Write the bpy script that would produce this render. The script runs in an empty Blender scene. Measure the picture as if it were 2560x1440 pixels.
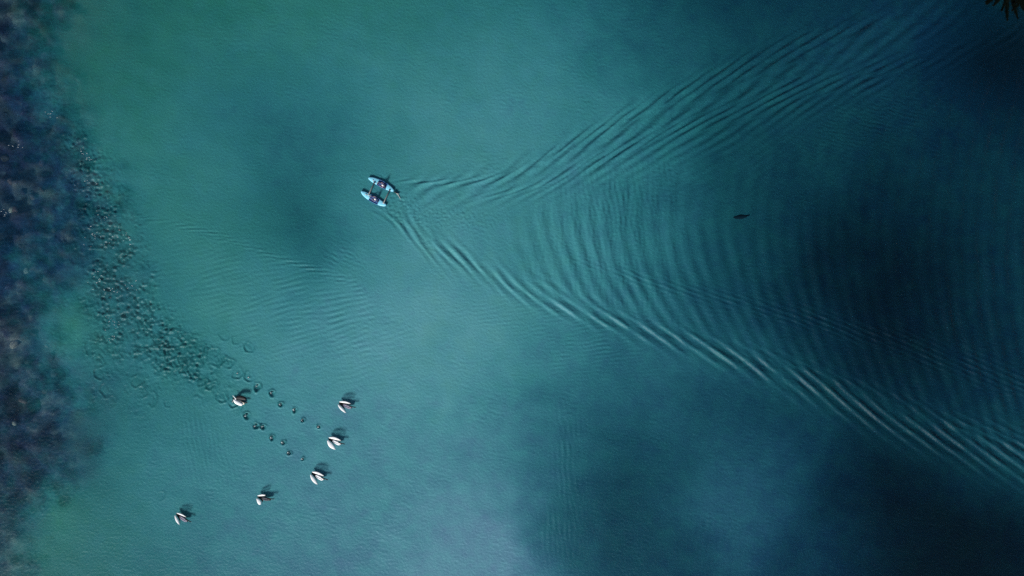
import bpy, bmesh, math, random
import numpy as np
from mathutils import Vector, Matrix

R = math.radians
S = bpy.context.scene
C = S.collection

# ------------------------------------------------------------------ camera, sky, sun, exposure
CAM_H = 85.0                                   # drone looking straight down from 85 m
cam_d = bpy.data.cameras.new('camera'); cam = bpy.data.objects.new('camera', cam_d); C.objects.link(cam)
cam.location = (0, 0, CAM_H); cam.rotation_euler = (0, 0, 0)
cam_d.sensor_width = 36; cam_d.lens = 36 * CAM_H / 128.0
cam_d.clip_start = 0.5; cam_d.clip_end = 3000
S.camera = cam

SUN_EL = R(31); SUN_DIR = Vector((-0.45, -0.89, 0)).normalized()      # horizontal direction towards the sun
w = bpy.data.worlds.new('World'); S.world = w; w.use_nodes = True
nt = w.node_tree; bg = nt.nodes['Background']
sky = nt.nodes.new('ShaderNodeTexSky'); sky.sky_type = 'NISHITA'; sky.sun_disc = False
sky.sun_elevation = SUN_EL; sky.sun_rotation = math.atan2(SUN_DIR.x, SUN_DIR.y)
sky.air_density = 1.0; sky.dust_density = 1.5; sky.ozone_density = 1.0
nt.links.new(sky.outputs[0], bg.inputs[0]); bg.inputs[1].default_value = 0.08
sd = bpy.data.lights.new('sun', 'SUN'); sd.energy = 4.9; sd.angle = R(12); sd.color = (1.0, 0.975, 0.94)
so = bpy.data.objects.new('sun', sd); C.objects.link(so)
to_sun = Vector((SUN_DIR.x * math.cos(SUN_EL), SUN_DIR.y * math.cos(SUN_EL), math.sin(SUN_EL)))
so.rotation_euler = to_sun.to_track_quat('Z', 'Y').to_euler()
S.view_settings.view_transform = 'Standard'; S.view_settings.look = 'None'
S.view_settings.exposure = 0.0; S.view_settings.gamma = 1.0
S.cycles.transparent_max_bounces = 12
S.cycles.max_bounces = 8
S.cycles.use_denoising = False

PXM = 20.0                                     # photo pixels per metre at the water
def P(px, py, z=0.0):
    k = (CAM_H - z) / CAM_H
    return Vector(((px - 1280) / PXM * k, (720 - py) / PXM * k, z))

# ------------------------------------------------------------------ helpers
def tag(o, label=None, cat=None, group=None, kind=None):
    if label: o['label'] = label
    if cat: o['category'] = cat
    if group: o['group'] = group
    if kind: o['kind'] = kind
    return o
def obj(name, verts, faces, m, parent=None, smooth=True):
    me = bpy.data.meshes.new(name); me.from_pydata([tuple(v) for v in verts], [], faces); me.validate()
    if smooth: me.polygons.foreach_set('use_smooth', [True] * len(me.polygons))
    me.materials.append(m); o = bpy.data.objects.new(name, me); C.objects.link(o)
    if parent: o.parent = parent
    return o
def obj_bm(name, bm, m, parent=None, smooth=True):
    bmesh.ops.recalc_face_normals(bm, faces=bm.faces)
    me = bpy.data.meshes.new(name); bm.to_mesh(me); bm.free()
    if smooth: me.polygons.foreach_set('use_smooth', [True] * len(me.polygons))
    me.materials.append(m); o = bpy.data.objects.new(name, me); C.objects.link(o)
    if parent: o.parent = parent
    return o
def thing(name, loc, rz=0.0):
    o = bpy.data.objects.new(name, None); C.objects.link(o); o.location = loc; o.rotation_euler = (0, 0, rz)
    o.empty_display_size = 0.2
    return o
def loft(rings, closed_ends=True):
    """rings: list of equal-length point lists -> verts, faces"""
    n = len(rings[0]); V = [p for r in rings for p in r]; F = []
    for i in range(len(rings) - 1):
        for j in range(n):
            a = i * n + j; b = i * n + (j + 1) % n
            F.append((a, b, b + n, a + n))
    if closed_ends:
        F.append(tuple(range(n - 1, -1, -1))); F.append(tuple((len(rings) - 1) * n + j for j in range(n)))
    return V, F
def tube(pts, rad, n=8, flat=1.0):
    """tube through points, radius list"""
    rings = []
    for i, p in enumerate(pts):
        p = Vector(p); a = Vector(pts[max(i - 1, 0)]); b = Vector(pts[min(i + 1, len(pts) - 1)])
        t = (b - a).normalized(); s = t.cross(Vector((0, 0, 1)))
        if s.length < 1e-4: s = Vector((1, 0, 0))
        s.normalize(); u = s.cross(t)
        r = rad[i] if isinstance(rad, (list, tuple)) else rad
        rings.append([p + s * (math.cos(2 * math.pi * k / n) * r) + u * (math.sin(2 * math.pi * k / n) * r * flat) for k in range(n)])
    return loft(rings)

def mat(name, base, rough=0.5, spec=0.5, noise=0.0, nscale=8.0, col2=None):
    m = bpy.data.materials.new(name); m.use_nodes = True; n = m.node_tree.nodes; l = m.node_tree.links
    b = n['Principled BSDF']; b.inputs['Roughness'].default_value = rough; b.inputs['Specular IOR Level'].default_value = spec
    b.inputs['Base Color'].default_value = (*base, 1)
    if noise > 0:
        tc = n.new('ShaderNodeTexCoord'); nz = n.new('ShaderNodeTexNoise'); nz.inputs['Scale'].default_value = nscale
        nz.inputs['Detail'].default_value = 5; l.new(tc.outputs['Object'], nz.inputs['Vector'])
        mx = n.new('ShaderNodeMix'); mx.data_type = 'RGBA'
        c2 = col2 or tuple(c * (1 - noise) for c in base)
        mx.inputs[6].default_value = (*base, 1); mx.inputs[7].default_value = (*c2, 1)
        cr = n.new('ShaderNodeMapRange'); cr.inputs[1].default_value = 0.35; cr.inputs[2].default_value = 0.65
        l.new(nz.outputs['Fac'], cr.inputs[0]); l.new(cr.outputs[0], mx.inputs[0]); l.new(mx.outputs[2], b.inputs['Base Color'])
    return m

# ------------------------------------------------------------------ fields over the bay (numpy)
# estimated tone points: x, y in metres, silt with sky reflections blended in 0..1, hue 0 green algae .. 0.5 milky teal .. 1 clear blue
CP = np.array([(-61.5,33.5,0.129,0.66),(-56.5,34.5,0.229,0.32),(-49,33.5,0.373,0.2),(-39,33,0.461,0.1),(-29,34.5,0.559,0.12),(-14,32,0.558,0.32),(1,33,0.56,0.42),(16,33,0.326,0.66),(31,33,0.204,0.82),(46,33,0.207,0.98),(58.5,31,0.116,1),(63,33,0.098,1),(-61.5,23.5,0.207,0.98),(-55,25,0.335,0.18),(-46.5,23.5,0.511,0.2),(-34,23.5,0.461,0.48),(-29,19.5,0.425,0.6),(-19,23.5,0.613,0.42),(-4,23.5,0.732,0.46),(6,26,0.635,0.48),(18.5,23.5,0.395,0.54),(31,23.5,0.229,0.7),(43.5,21,0.204,0.82),(56,23.5,0.152,1),(61,18.5,0.133,0.98),(-62.5,15,0.133,0.98),(-56.5,15,0.267,1),(-50.5,16,0.46,0.32),(-41.5,16,0.59,0.32),(-29,12,0.418,0.5),(-21.5,13.5,0.489,0.48),(-9,17,0.756,0.42),(1,13.5,0.732,0.46),(11,13.5,0.575,0.52),(21,12,0.326,0.66),(36,13.5,0.178,0.84),(46,13.5,0.131,0.88),(61,11,0.153,0.86),(-61.5,6,0.267,1),(-54,5,0.294,0.76),(-48,8,0.416,0.44),(-43,5,0.612,0.22),(-31.5,7,0.511,0.42),(-25,6,0.376,0.56),(-20,5,0.628,0.52),(-14,2,0.856,0.46),(-1.5,5,0.732,0.46),(11,5,0.575,0.52),(21,5,0.36,0.64),(28.5,6,0.229,0.7),(38.5,6,0.112,0.92),(48.5,3.5,0.066,1),(61,1,0.141,0.92),(-61.5,-4,0.178,0.92),(-55,-5.5,0.559,0.12),(-47.5,-2,0.405,0.72),(-39,-2,0.668,0.32),(-29,-1.5,0.732,0.4),(-19,-4,0.856,0.5),(-9,-4,0.965,0.44),(3.5,-4,0.732,0.5),(13.5,-1.5,0.529,0.6),(23.5,-3,0.367,0.74),(33.5,-4,0.205,0.9),(46,-6.5,0.072,1),(58.5,-9,0.133,0.98),(-61,-14,0.202,0.72),(-56.5,-12,0.335,0.9),(-49,-14,0.438,0.54),(-41.5,-11.5,0.613,0.42),(-34,-9,0.732,0.4),(-24,-13,0.833,0.54),(-9,-14,0.882,0.5),(3.5,-11.5,0.625,0.54),(16,-14,0.405,0.72),(28.5,-14,0.264,0.86),(41,-16.5,0.133,0.98),(51,-14,0.112,1),(61,-21.5,0.156,0.96),(-61,-21.5,0.205,0.9),(-55.5,-21.5,0.232,0.8),(-49,-21.5,0.463,0.42),(-41.5,-21.5,0.628,0.52),(-29,-21.5,0.803,0.58),(-14,-21.5,0.857,0.56),(-1.5,-21.5,0.72,0.62),(6,-21.5,0.492,0.7),(13.5,-23,0.232,0.8),(26,-24,0.41,0.8),(36,-24,0.236,0.96),(48.5,-24,0.057,1),(60,-29,0.053,1),(-62,-30,0.202,0.72),(-57.5,-27.5,0.373,0.32),(-51.5,-29,0.508,0.32),(-44,-31.5,0.525,0.52),(-31.5,-30.5,0.741,0.58),(-16.5,-30.5,0.86,0.62),(-4,-30.5,0.977,0.66),(6,-30.5,0.444,0.7),(13.5,-29,0.262,0.78),(28.5,-28,0.493,0.82),(36,-31.5,0.236,0.96),(51,-34,0.064,1),(-61.5,-35,0.296,0.46),(-44,-35,0.484,0.54),(-29,-35,0.743,0.64),(-14,-35,0.887,0.64),(-1.5,-35,1.18,0.68),(11,-35,0.33,0.82),(26,-35,0.286,0.9),(41,-35,0.152,1),(61,-35,0.053,1)])
DX = 0.1
xs = np.arange(-68, 68.001, DX); ys = np.arange(-38.5, 38.501, DX)
NX, NY = len(xs), len(ys)
X, Y = np.meshgrid(xs, ys)                     # row = y
PXg = X * PXM + 1280; PYg = 720 - Y * PXM      # the same places in photo pixels
rng = np.random.default_rng(7)

FX, FY = 1440, 800                             # FFT grid that covers the mesh grid
kx = 2 * np.pi * np.fft.fftfreq(FX, DX)[None, :]; ky = 2 * np.pi * np.fft.fftfreq(FY, DX)[:, None]
KK = np.hypot(kx, ky); KA = np.arctan2(ky, kx)
def filt(H):
    f = np.fft.ifft2(np.fft.fft2(rng.standard_normal((FY, FX))) * H).real[:NY, :NX]
    return f / (f.std() + 1e-9)
def band(lmin, lmax, ang=None, spread=20):
    """random short-crested waves with wavelengths lmin..lmax; ang = direction of travel in degrees"""
    k1, k2 = 2 * np.pi / lmax, 2 * np.pi / lmin; kc = 0.5 * (k1 + k2); kw = 0.5 * (k2 - k1)
    H = np.exp(-((KK - kc) / kw) ** 2)
    if ang is not None:
        d = np.angle(np.exp(2j * (KA - R(ang)))) / 2
        H = H * np.exp(-(d / R(spread)) ** 2)
    return filt(H)
def lowpass(l):
    return filt(np.exp(-(KK * l / 2 / np.pi) ** 2))
def blob(px, py, rx, ry, rot=0, p=2):
    c, s = math.cos(R(rot)), math.sin(R(rot)); dx = PXg - px; dy = PYg - py
    u = (dx * c + dy * s) / rx; v = (-dx * s + dy * c) / ry
    return np.exp(-(np.abs(u) ** p + np.abs(v) ** p))

def rbf(vals, gx, gy):
    """thin-plate interpolation of the estimated tone values"""
    px, py = CP[:, 0], CP[:, 1]; n = len(px)
    def phi(d2): return 0.5 * d2 * np.log(d2 + 1e-9)
    A = np.zeros((n + 3, n + 3)); d2 = (px[:, None] - px) ** 2 + (py[:, None] - py) ** 2
    A[:n, :n] = phi(d2) + np.eye(n) * 14.0; A[:n, n] = A[n, :n] = 1; A[:n, n + 1] = A[n + 1, :n] = px; A[:n, n + 2] = A[n + 2, :n] = py
    wgt = np.linalg.solve(A, np.concatenate([vals, [0, 0, 0]]))
    out = wgt[n] + wgt[n + 1] * gx + wgt[n + 2] * gy
    for i in range(n): out = out + wgt[i] * phi((gx - px[i]) ** 2 + (gy - py[i]) ** 2)
    return out
gxs = np.arange(-70, 70.01, 1.0); gys = np.arange(-40, 40.01, 1.0); GX, GY = np.meshgrid(gxs, gys)
silt_sheen_g = rbf(CP[:, 2], GX, GY); hue_g = rbf(CP[:, 3], GX, GY)
def bil(f, x0, y0, d, qx, qy):
    u = np.clip((qx - x0) / d, 0, f.shape[1] - 1.001); v = np.clip((qy - y0) / d, 0, f.shape[0] - 1.001)
    i = u.astype(int); j = v.astype(int); fu = u - i; fv = v - j
    return (f[j, i] * (1 - fu) + f[j, i + 1] * fu) * (1 - fv) + (f[j + 1, i] * (1 - fu) + f[j + 1, i + 1] * fu) * fv
wx = lowpass(9) * 0.9 + lowpass(3) * 0.35; wy = lowpass(9) * 0.9 + lowpass(3) * 0.35
silt_sheen = bil(silt_sheen_g, -70, -40, 1.0, X + wx, Y + wy); hue = bil(hue_g, -70, -40, 1.0, X + wx, Y + wy)
for (px_, py_, rx_, ry_, ds, dh) in ((178, 830, 45, 80, 0.08, -0.16), (150, 1255, 40, 70, 0.12, -0.22), (95, 1360, 70, 60, 0.10, -0.2), (205, 1015, 60, 26, 0.08, -0.18), (120, 215, 60, 60, 0.03, -0.12), (2480, 150, 190, 110, -0.06, 0.3)):
    silt_sheen += ds * blob(px_, py_, rx_, ry_); hue += dh * blob(px_, py_, rx_, ry_)
cloud = lowpass(5) * 0.6 + lowpass(2.2) * 0.4 + lowpass(1.0) * 0.25
# silt and reflection tone is patchier over the weedy reef on the left
reef_e = np.interp(PYg, [-60, 0, 100, 200, 300, 400, 480, 520, 600, 700, 760, 800, 870, 930, 1000, 1080, 1150, 1230, 1300, 1380, 1500],
                   [170, 150, 112, 160, 200, 240, 285, 290, 225, 205, 205, 140, 145, 190, 235, 190, 215, 185, 95, 30, 10])
reef = 1 / (1 + np.exp((PXg - reef_e + 26 * lowpass(4.5) + 12 * lowpass(1.8) + 4 * lowpass(0.7)) / 19.0))
silt_sheen = np.clip(silt_sheen * (1 + 0.028 * cloud * (1 + 4 * reef)), 0.0, 1.0)
dark = blob(735, 575, 140, 85, 25, 4) / (1 + np.exp((PYg - np.interp(PXg, [300, 560, 700, 890], [520, 580, 640, 700])) / 8.0))  # dark sky reflection above the ripple edge, painted in as a lower tone
silt_sheen *= (1 - 0.16 * dark) * np.interp(PXg, [0, 900, 1600], [0.91, 0.95, 1.0])
silt_sheen *= 1 - 0.24 * reef * np.clip(1 + 0.6 * lowpass(2.2) + 0.3 * lowpass(0.8), -0.4, 2.2)
hue = np.clip(hue - 0.22 * np.clip(hue - 0.7, 0, 1) * (X > 0) + (0.022 * lowpass(4) + 0.022 * lowpass(1.6) + 0.015 * lowpass(0.7)) * (1 + 1.5 * reef), 0, 1)

# ------------------------------------------------------------------ boat wake: linear deep-water waves from a moving source
YS = 1.27                                      # the shelf widens the wedge a little
def make_wake(U, T, thr, floor, size):
    g = 9.81; dt = 0.06
    Lx, Ly = 300.0, 170.0; nx, ny = 1500, 850
    kx1 = 2 * np.pi * np.fft.rfftfreq(nx, Lx / nx); ky1 = 2 * np.pi * np.fft.fftfreq(ny, Ly / ny)
    k2 = kx1[None, :] ** 2 + ky1[:, None] ** 2
    jj, ii = np.nonzero((k2 < 8.5 ** 2) & (k2 > 0.25 ** 2))
    k = np.sqrt(k2[jj, ii]); om = np.sqrt(g * k)
    nu = 0.0009
    Ep = np.zeros(len(k), complex); Em = np.zeros(len(k), complex)
    rp = np.exp((1j * om - nu * k * k) * dt); rm = np.exp((-1j * om - nu * k * k) * dt)
    n = int(T / dt); ds = U * dt
    pos = Vector((-16.4, 11.9)); track = []
    for i in range(n):
        s = i * ds; th = R(1.0) + R(-29.0) * math.exp(-(s / 11.0) ** 2)
        track.append((pos.x, pos.y, th)); pos = pos + Vector((math.cos(th), math.sin(th))) * ds
    for (x, y, th) in reversed(track):
        Ep *= rp; Em *= rm
        src = 0
        for off in (-0.95, 0.95):
            sx = x - math.sin(th) * off - math.cos(th) * 0.3 * off; sy = (y + math.cos(th) * off) / YS
            ex = np.exp(-1j * kx1 * (sx + Lx / 2 - 30)); ey = np.exp(-1j * ky1 * (sy + Ly / 2))
            src = src + ex[ii] * ey[jj]
        Ep += src; Em += src
    ps = np.degrees(np.arctan2(np.abs(ky1[jj]), kx1[ii]))   # direction of travel against the track: the slim hulls raise mostly diverging waves
    div = floor + (1 - floor) / (1 + np.exp(-(ps - thr) / 4.0))
    A = np.zeros((ny, nx // 2 + 1), complex)
    A[jj, ii] = (Ep - Em) / 2j * np.exp(-(k * size) ** 2 / 2) * k * div
    pad = np.zeros((ny * 2, nx + 1), complex); h = ny // 2
    pad[:h, :nx // 2 + 1] = A[:h]; pad[-h:, :nx // 2 + 1] = A[-h:]
    f = np.fft.irfft2(pad, s=(ny * 2, nx * 2))
    d = Lx / nx / 2
    f = bil(f, -Lx / 2 + 30, -Ly / 2, d, X + jx, (Y + jy) / YS)
    return f / np.percentile(np.hypot(*np.gradient(f, DX)), 97)
jx = 0.05 * lowpass(4) + 0.22 * lowpass(14); jy = 0.05 * lowpass(4) + 0.22 * lowpass(14)      # gusts bend the crests
lo_c = np.interp(PXg, [960, 1060, 1300, 1600, 1850, 2200, 2560, 2660], [530, 605, 735, 812, 893, 1040, 1160, 1195])
lo_w = 34 + 0.035 * np.clip(PXg - 960, 0, None)
mid_c = 486 + 0.085 * (PXg - 960)
south = 1 / (1 + np.exp(-(PYg - mid_c) / 30.0))
wakeA = make_wake(1.95, 66.0, 36, 0.62, 0.19)       # hulls: feathered cusps and cross-waves
wakeB = make_wake(2.55, 54.0, 38, 0.05, 0.21)       # long diverging crests
wA = 0.16; wB = (1 - south) * 1.0 * np.interp(PXg, [1150, 1420, 2150, 2450], [0.25, 1, 1, 0.25]) + south * 0.12
wB = wB * (1 - south + south * (0.12 + 0.88 * np.exp(-((PYg - lo_c) / lo_w) ** 2)))
wake = (wA * wakeA * (1 - south + south * (0.6 + 0.4 * np.exp(-((PYg - lo_c) / (1.3 * lo_w)) ** 2))) + wB * wakeB) * np.clip(1 + 0.28 * lowpass(3.5) + 0.15 * lowpass(1.6), 0.25, 1.8)
bx, by = -17.0, 12.0
db = np.hypot(X - bx, Y - by)
wake *= 1 / (1 + np.exp(-(db - 4.2) / 0.9)) * (0.55 + 0.45 * np.clip(db / 30, 0, 1))
wake *= 1 / (1 + np.exp(-(X + 17.5) / 0.8)) * (0.8 + 1.6 / (1 + np.exp(-(Y - 10) / 2.0)))
up_e = np.interp(PXg, [900, 960, 1150, 1300, 1400, 1560, 1800, 2150, 2660], [440, 436, 424, 392, 338, 262, 148, 15, -170])
lo_e = np.interp(PXg, [900, 930, 1060, 1300, 1600, 1850, 2200, 2660], [495, 525, 640, 780, 878, 980, 1155, 1370])
wake *= 1 / (1 + np.exp(-(PYg - up_e) / 9.0)) / (1 + np.exp((PYg - lo_e) / 12.0))
# long calm-water wakes decay slowly: level the envelope a little
def blur(f, l):
    F = np.fft.fft2(np.pad(f, ((0, FY - NY), (0, FX - NX)), mode='reflect')); return np.fft.ifft2(F * np.exp(-(KK * l / 2 / np.pi) ** 2)).real[:NY, :NX]
gy_, gx_ = np.gradient(wake, DX); env = np.sqrt(np.maximum(blur(gx_ ** 2 + gy_ ** 2, 14.0), 1e-12)); env /= np.percentile(env, 98)
wake *= 1 / np.maximum(env, 0.12) ** 0.6 * np.clip(env / 0.12, 0, 1)
sl = np.hypot(*np.gradient(wake, DX)); wake *= 0.40 / np.percentile(sl, 99.3)
def arm(pts, delta, spacing, width, amp, phase_noise=0.35, skew=0.0):
    """feathered crests along a curve: slanted by delta degrees against it, spacing/width/amp as (px, value) lists"""
    cx = np.array([p[0] for p in pts], float); cy = np.array([p[1] for p in pts], float)
    gxp = np.arange(cx[0] - 40, 2720, 4.0); gyp = np.interp(gxp, cx, cy)
    e_ = (cy[-1] - cy[-2]) / (cx[-1] - cx[-2]); gyp = np.where(gxp > cx[-1], cy[-1] + e_ * (gxp - cx[-1]), gyp)
    kern = np.hanning(41); kern /= kern.sum(); gyp = np.convolve(np.pad(gyp, 20, mode='reflect', reflect_type='odd'), kern, 'valid')
    th = np.arctan(np.gradient(gyp, 4.0)); sp = np.interp(gxp, *zip(*spacing))
    ph = np.cumsum(4.0 / np.cos(th) / sp)
    t_ = np.interp(PXg, gxp, th); off = PYg - np.interp(PXg, gxp, gyp); n_ = off * np.cos(t_)
    spg = np.interp(PXg, *zip(*spacing)); td = math.tan(R(abs(delta))) * (1 if delta > 0 else -1)
    phi = np.interp(PXg, gxp, ph) + (off * np.sin(t_) - n_ / td) / spg
    w_ = np.interp(PXg, *zip(*width)); a_ = np.interp(PXg, *zip(*amp))
    lam = spg * abs(math.sin(math.atan(td))) / PXM                    # wavelength in metres
    c_ = np.cos(2 * np.pi * phi + phase_noise * lowpass(4.5)); c_ = c_ + 0.22 * np.cos(4 * np.pi * phi + 1.0)
    return a_ * lam / (2 * np.pi) * c_ * np.exp(-((n_ - skew * w_) / w_) ** 2) * np.clip(1 + 0.22 * lowpass(3.5) + 0.12 * lowpass(1.2), 0.3, 1.7) * (PXg > cx[0] - 30)
wake += arm([(985, 545), (1060, 602), (1150, 650), (1300, 735), (1450, 782), (1600, 822), (1850, 897), (2050, 975), (2200, 1040), (2400, 1108), (2560, 1160)], 19,
            [(950, 58), (1200, 68), (1500, 78), (1900, 84), (2560, 72)], [(950, 10), (1200, 17), (1600, 25), (2100, 38), (2560, 50)], [(960, 0.0), (1010, 0.24), (1200, 0.36), (1700, 0.46), (2560, 0.48)])
wake += arm([(960, 525), (1020, 590), (1090, 655), (1140, 700)], 9, [(900, 110), (2000, 110)], [(900, 10), (1100, 12)], [(955, 0.15), (1050, 0.25), (1100, 0.16), (1140, 0.0)])
wake += arm([(1380, 630), (1600, 700), (1800, 745), (2000, 790), (2200, 845), (2400, 903), (2560, 950)], 8,
            [(1400, 80), (2560, 95)], [(1400, 14), (1900, 24), (2560, 44)], [(1380, 0.0), (1500, 0.15), (1800, 0.22), (2560, 0.22)])
wake += arm([(1700, 830), (1900, 880), (2150, 960), (2350, 1045), (2560, 1100)], 12,
            [(1700, 80), (2560, 84)], [(1700, 12), (2560, 34)], [(1700, 0.0), (1850, 0.10), (2560, 0.20)])
wake += arm([(1000, 451), (1080, 457), (1180, 455), (1270, 441), (1340, 408), (1420, 366), (1560, 298), (1680, 243), (1800, 192), (1950, 132), (2100, 85)], -13,
            [(950, 62), (1400, 74), (2000, 90)], [(950, 5), (1200, 10), (1500, 17), (2100, 32)], [(990, 0.15), (1060, 0.45), (1400, 0.75), (1900, 0.75), (2150, 0.3), (2300, 0)])
wake += arm([(1150, 500), (1250, 487), (1350, 468), (1500, 400), (1700, 320), (2000, 225), (2300, 150)], -11,
            [(1100, 66), (2000, 84)], [(1100, 7), (1500, 16), (2200, 34)], [(1150, 0.0), (1230, 0.4), (1500, 0.6), (2000, 0.6), (2300, 0.2), (2400, 0)])
# cross-waves between the arms, bowed towards the boat
dd = np.maximum(X + 17.0, 3.0); vv = Y - (11.7 - 0.085 * (X + 16)); sx_ = dd - np.interp(dd, [20, 35, 60, 80], [0.034, 0.030, 0.014, 0.008]) * vv ** 2
inside = 1 / (1 + np.exp(-(PYg - (up_e + 85 + 0.13 * (PXg - 960))) / 22.0)) / (1 + np.exp((PYg - (lo_c - 20)) / 18.0))
along = np.interp(PXg, [1250, 1400, 1560, 1660, 1900, 2150, 2350, 2500, 2600], [0, 0.9, 1.0, 0.7, 0.6, 0.5, 0.7, 0.85, 0.85])
cross = np.sin(2 * np.pi * sx_ / np.interp(PXg, [1400, 1700, 2300], [2.0, 2.0, 2.0]) + 0.3 * lowpass(7)) * np.clip(0.9 + 0.25 * lowpass(4.0), 0.2, 1.6)
cross = cross + 0.14 * band(0.55, 1.0, 0, 20) * (PXg < 1720)
wake += 0.075 * cross * inside * along

# paler, greener tone painted along the wake arms for the sky they reflect
ramp_r = np.clip((PXg - 1500) / 400, 0, 1)
silt_sheen += ramp_r * (0.07 * np.exp(-((PYg - lo_c - 5) / (1.1 * lo_w)) ** 2) + 0.03 * np.exp(-((PYg - (up_e + 110)) / 90.0) ** 2))
hue -= ramp_r * 0.14 * np.exp(-((PYg - lo_c - 5) / (1.1 * lo_w)) ** 2)

# ------------------------------------------------------------------ other ripples, chop and splash rings
ht = wake.copy()
wind = band(0.45, 1.1, 80, 40); wind2 = band(0.3, 0.6)
ht += (0.0019 * wind + 0.0010 * wind2) * np.clip(0.9 + 0.5 * lowpass(6) + 0.3 * lowpass(2.5), 0.15, 2.2)
ht += 0.010 * band(2.2, 4.5, 70, 50) * 0.35
# ripples running off the swans' take-off, under a sharp edge
edge = np.interp(PXg, [300, 340, 470, 560, 700, 800, 890, 960, 1100], [520, 538, 562, 585, 642, 668, 700, 770, 850])
below = 1 / (1 + np.exp(-(PYg - edge) / 7.0))
near = np.exp(-((PYg - edge - 9) / 13.0) ** 2) * (PXg > 320) * np.clip((930 - PXg) / 80, 0, 1)
r1 = band(0.55, 0.85, 104, 12); r1b = band(0.85, 1.1, 100, 9)
m1 = below * (blob(840, 800, 170, 130, 20) + 0.55 * blob(660, 740, 220, 140, 15) + 0.35 * blob(480, 660, 150, 80, 15))
ht += 0.0095 * r1 * m1
ht += 0.010 * band(0.5, 0.75, 98, 10) * near * below
ht += arm([(340, 540), (470, 566), (560, 589), (700, 646), (800, 674), (890, 706)], -15, [(300, 34), (900, 40)], [(300, 7), (700, 9), (900, 14)], [(340, 0.2), (450, 0.5), (750, 0.5), (880, 0.35), (920, 0.0)]) * below
ht += 0.008 * band(0.45, 0.65, 95, 14) * (blob(1480, 870, 160, 70, 10) + 0.6 * blob(1230, 760, 120, 60, 10))
ht += 0.014 * band(0.5, 0.9, 3, 14) * (blob(1420, 1150, 34, 120, -4) + 0.6 * blob(1400, 1340, 60, 90, 10))
ht += 0.008 * band(0.5, 0.8, 8, 12) * (blob(500, 1110, 60, 110, -25))
ht += 0.010 * band(0.7, 1.1, -20, 18) * blob(1850, 1360, 200, 80, 20)
ht += 0.016 * band(0.5, 1.0, 0, 22) * blob(1540, 540, 130, 120)
ht += 0.012 * band(0.45, 0.75, 60, 25) * blob(850, 640, 50, 40)
ht += 0.010 * band(0.4, 0.7, 75, 18) * blob(2180, 300, 180, 70, -20)
# broken water where the swans started, over the edge of the reef
mc = np.clip(blob(290, 680, 80, 190, -14, 2.6) + blob(390, 840, 130, 60, 38, 2.4) + 0.8 * blob(215, 410, 50, 130, -25, 2.4)
             + 0.45 * blob(480, 920, 110, 45, 38) + 0.4 * blob(250, 890, 45, 120, -8) + 0.35 * blob(360, 980, 40, 60), 0, 1)
mc *= np.clip(0.75 + 0.35 * lowpass(1.6), 0.15, 1.4)
c1 = band(0.7, 1.6); c2 = band(0.45, 0.8); c3 = band(0.28, 0.5)
wv = lowpass(2.0); rid = np.exp(-np.abs(c1 + 0.9 * wv) / 0.22) * np.clip(0.4 + wv, 0, 1.2)
c4 = band(0.9, 2.4, 110, 60); c5 = band(0.5, 1.1, 110, 65)
ht += mc * (0.036 * c1 + 0.032 * c2 + 0.015 * c3 + 0.022 * rid + 0.030 * c4 + 0.020 * c5)
silt_sheen *= 1 - 0.36 * np.clip(mc, 0, 1)  # tone lowered over the broken water
ht += 0.006 * reef * c2
ht += 0.030 * band(2.6, 4.2, 4, 7) * (blob(2450, 620, 140, 260) + 0.35 * blob(1980, 640, 140, 160))
# rings left by running feet: px, py, radius px, age 0 fresh .. 1 old
RINGS = [(594,935,14,.35),(622,943,13,.3),(643,968,11,.15),(680,984,9,.1),(702,1012,7,0),(737,1026,6.5,0),(757,1051,5.5,0),(797,1067,5,0),
         (553,993,15,.4),(583,1007,14,.25),(592,1022,14,.5),(617,1040,10,.1),(640,1065,9.5,.1),(658,1068,7.5,.1),(680,1095,7.5,0),(708,1107,6.5,0),(722,1132,6.5,0),(757,1148,4.5,0),
         (566,908,14,.6),(541,903,15,.6),(528,885,13,.7),(503,872,15,.7),(484,860,13,.8),(465,850,15,.8),(440,838,14,.9),(622,870,13,.3),(590,852,11,.8),(560,838,14,.9),
         (532,966,15,.55),(505,952,14,.6),(486,935,14,.7),(468,920,14,.7),(446,905,13,.8),(430,885,14,.8),(410,868,15,.8),
         (228,868,19,.7),(245,905,15,.6),(250,935,16,.5),(265,975,18,.5),(278,1003,14,.7),(342,955,14,.7),(352,980,15,.6),(378,998,17,.6),(330,930,14,.8),
         (238,840,15,.8),(215,800,14,.9),(395,850,14,.9),(380,880,14,.9),(455,878,13,.8),(420,915,13,.9),
         (400,1240,13,.95),(420,1010,10,.95)]
rr_ = random.Random(77)
for (x0_, y0_, x1_, y1_, n_) in ((405, 800, 578, 918, 15), (405, 858, 545, 982, 13), (440, 850, 520, 900, 6)):
    for i in range(n_):
        u = i / n_; RINGS.append((x0_ + (x1_ - x0_) * u + rr_.uniform(-7, 7), y0_ + (y1_ - y0_) * u + rr_.uniform(-7, 7), rr_.uniform(8, 15), rr_.uniform(0.5, 0.75)))
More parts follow.
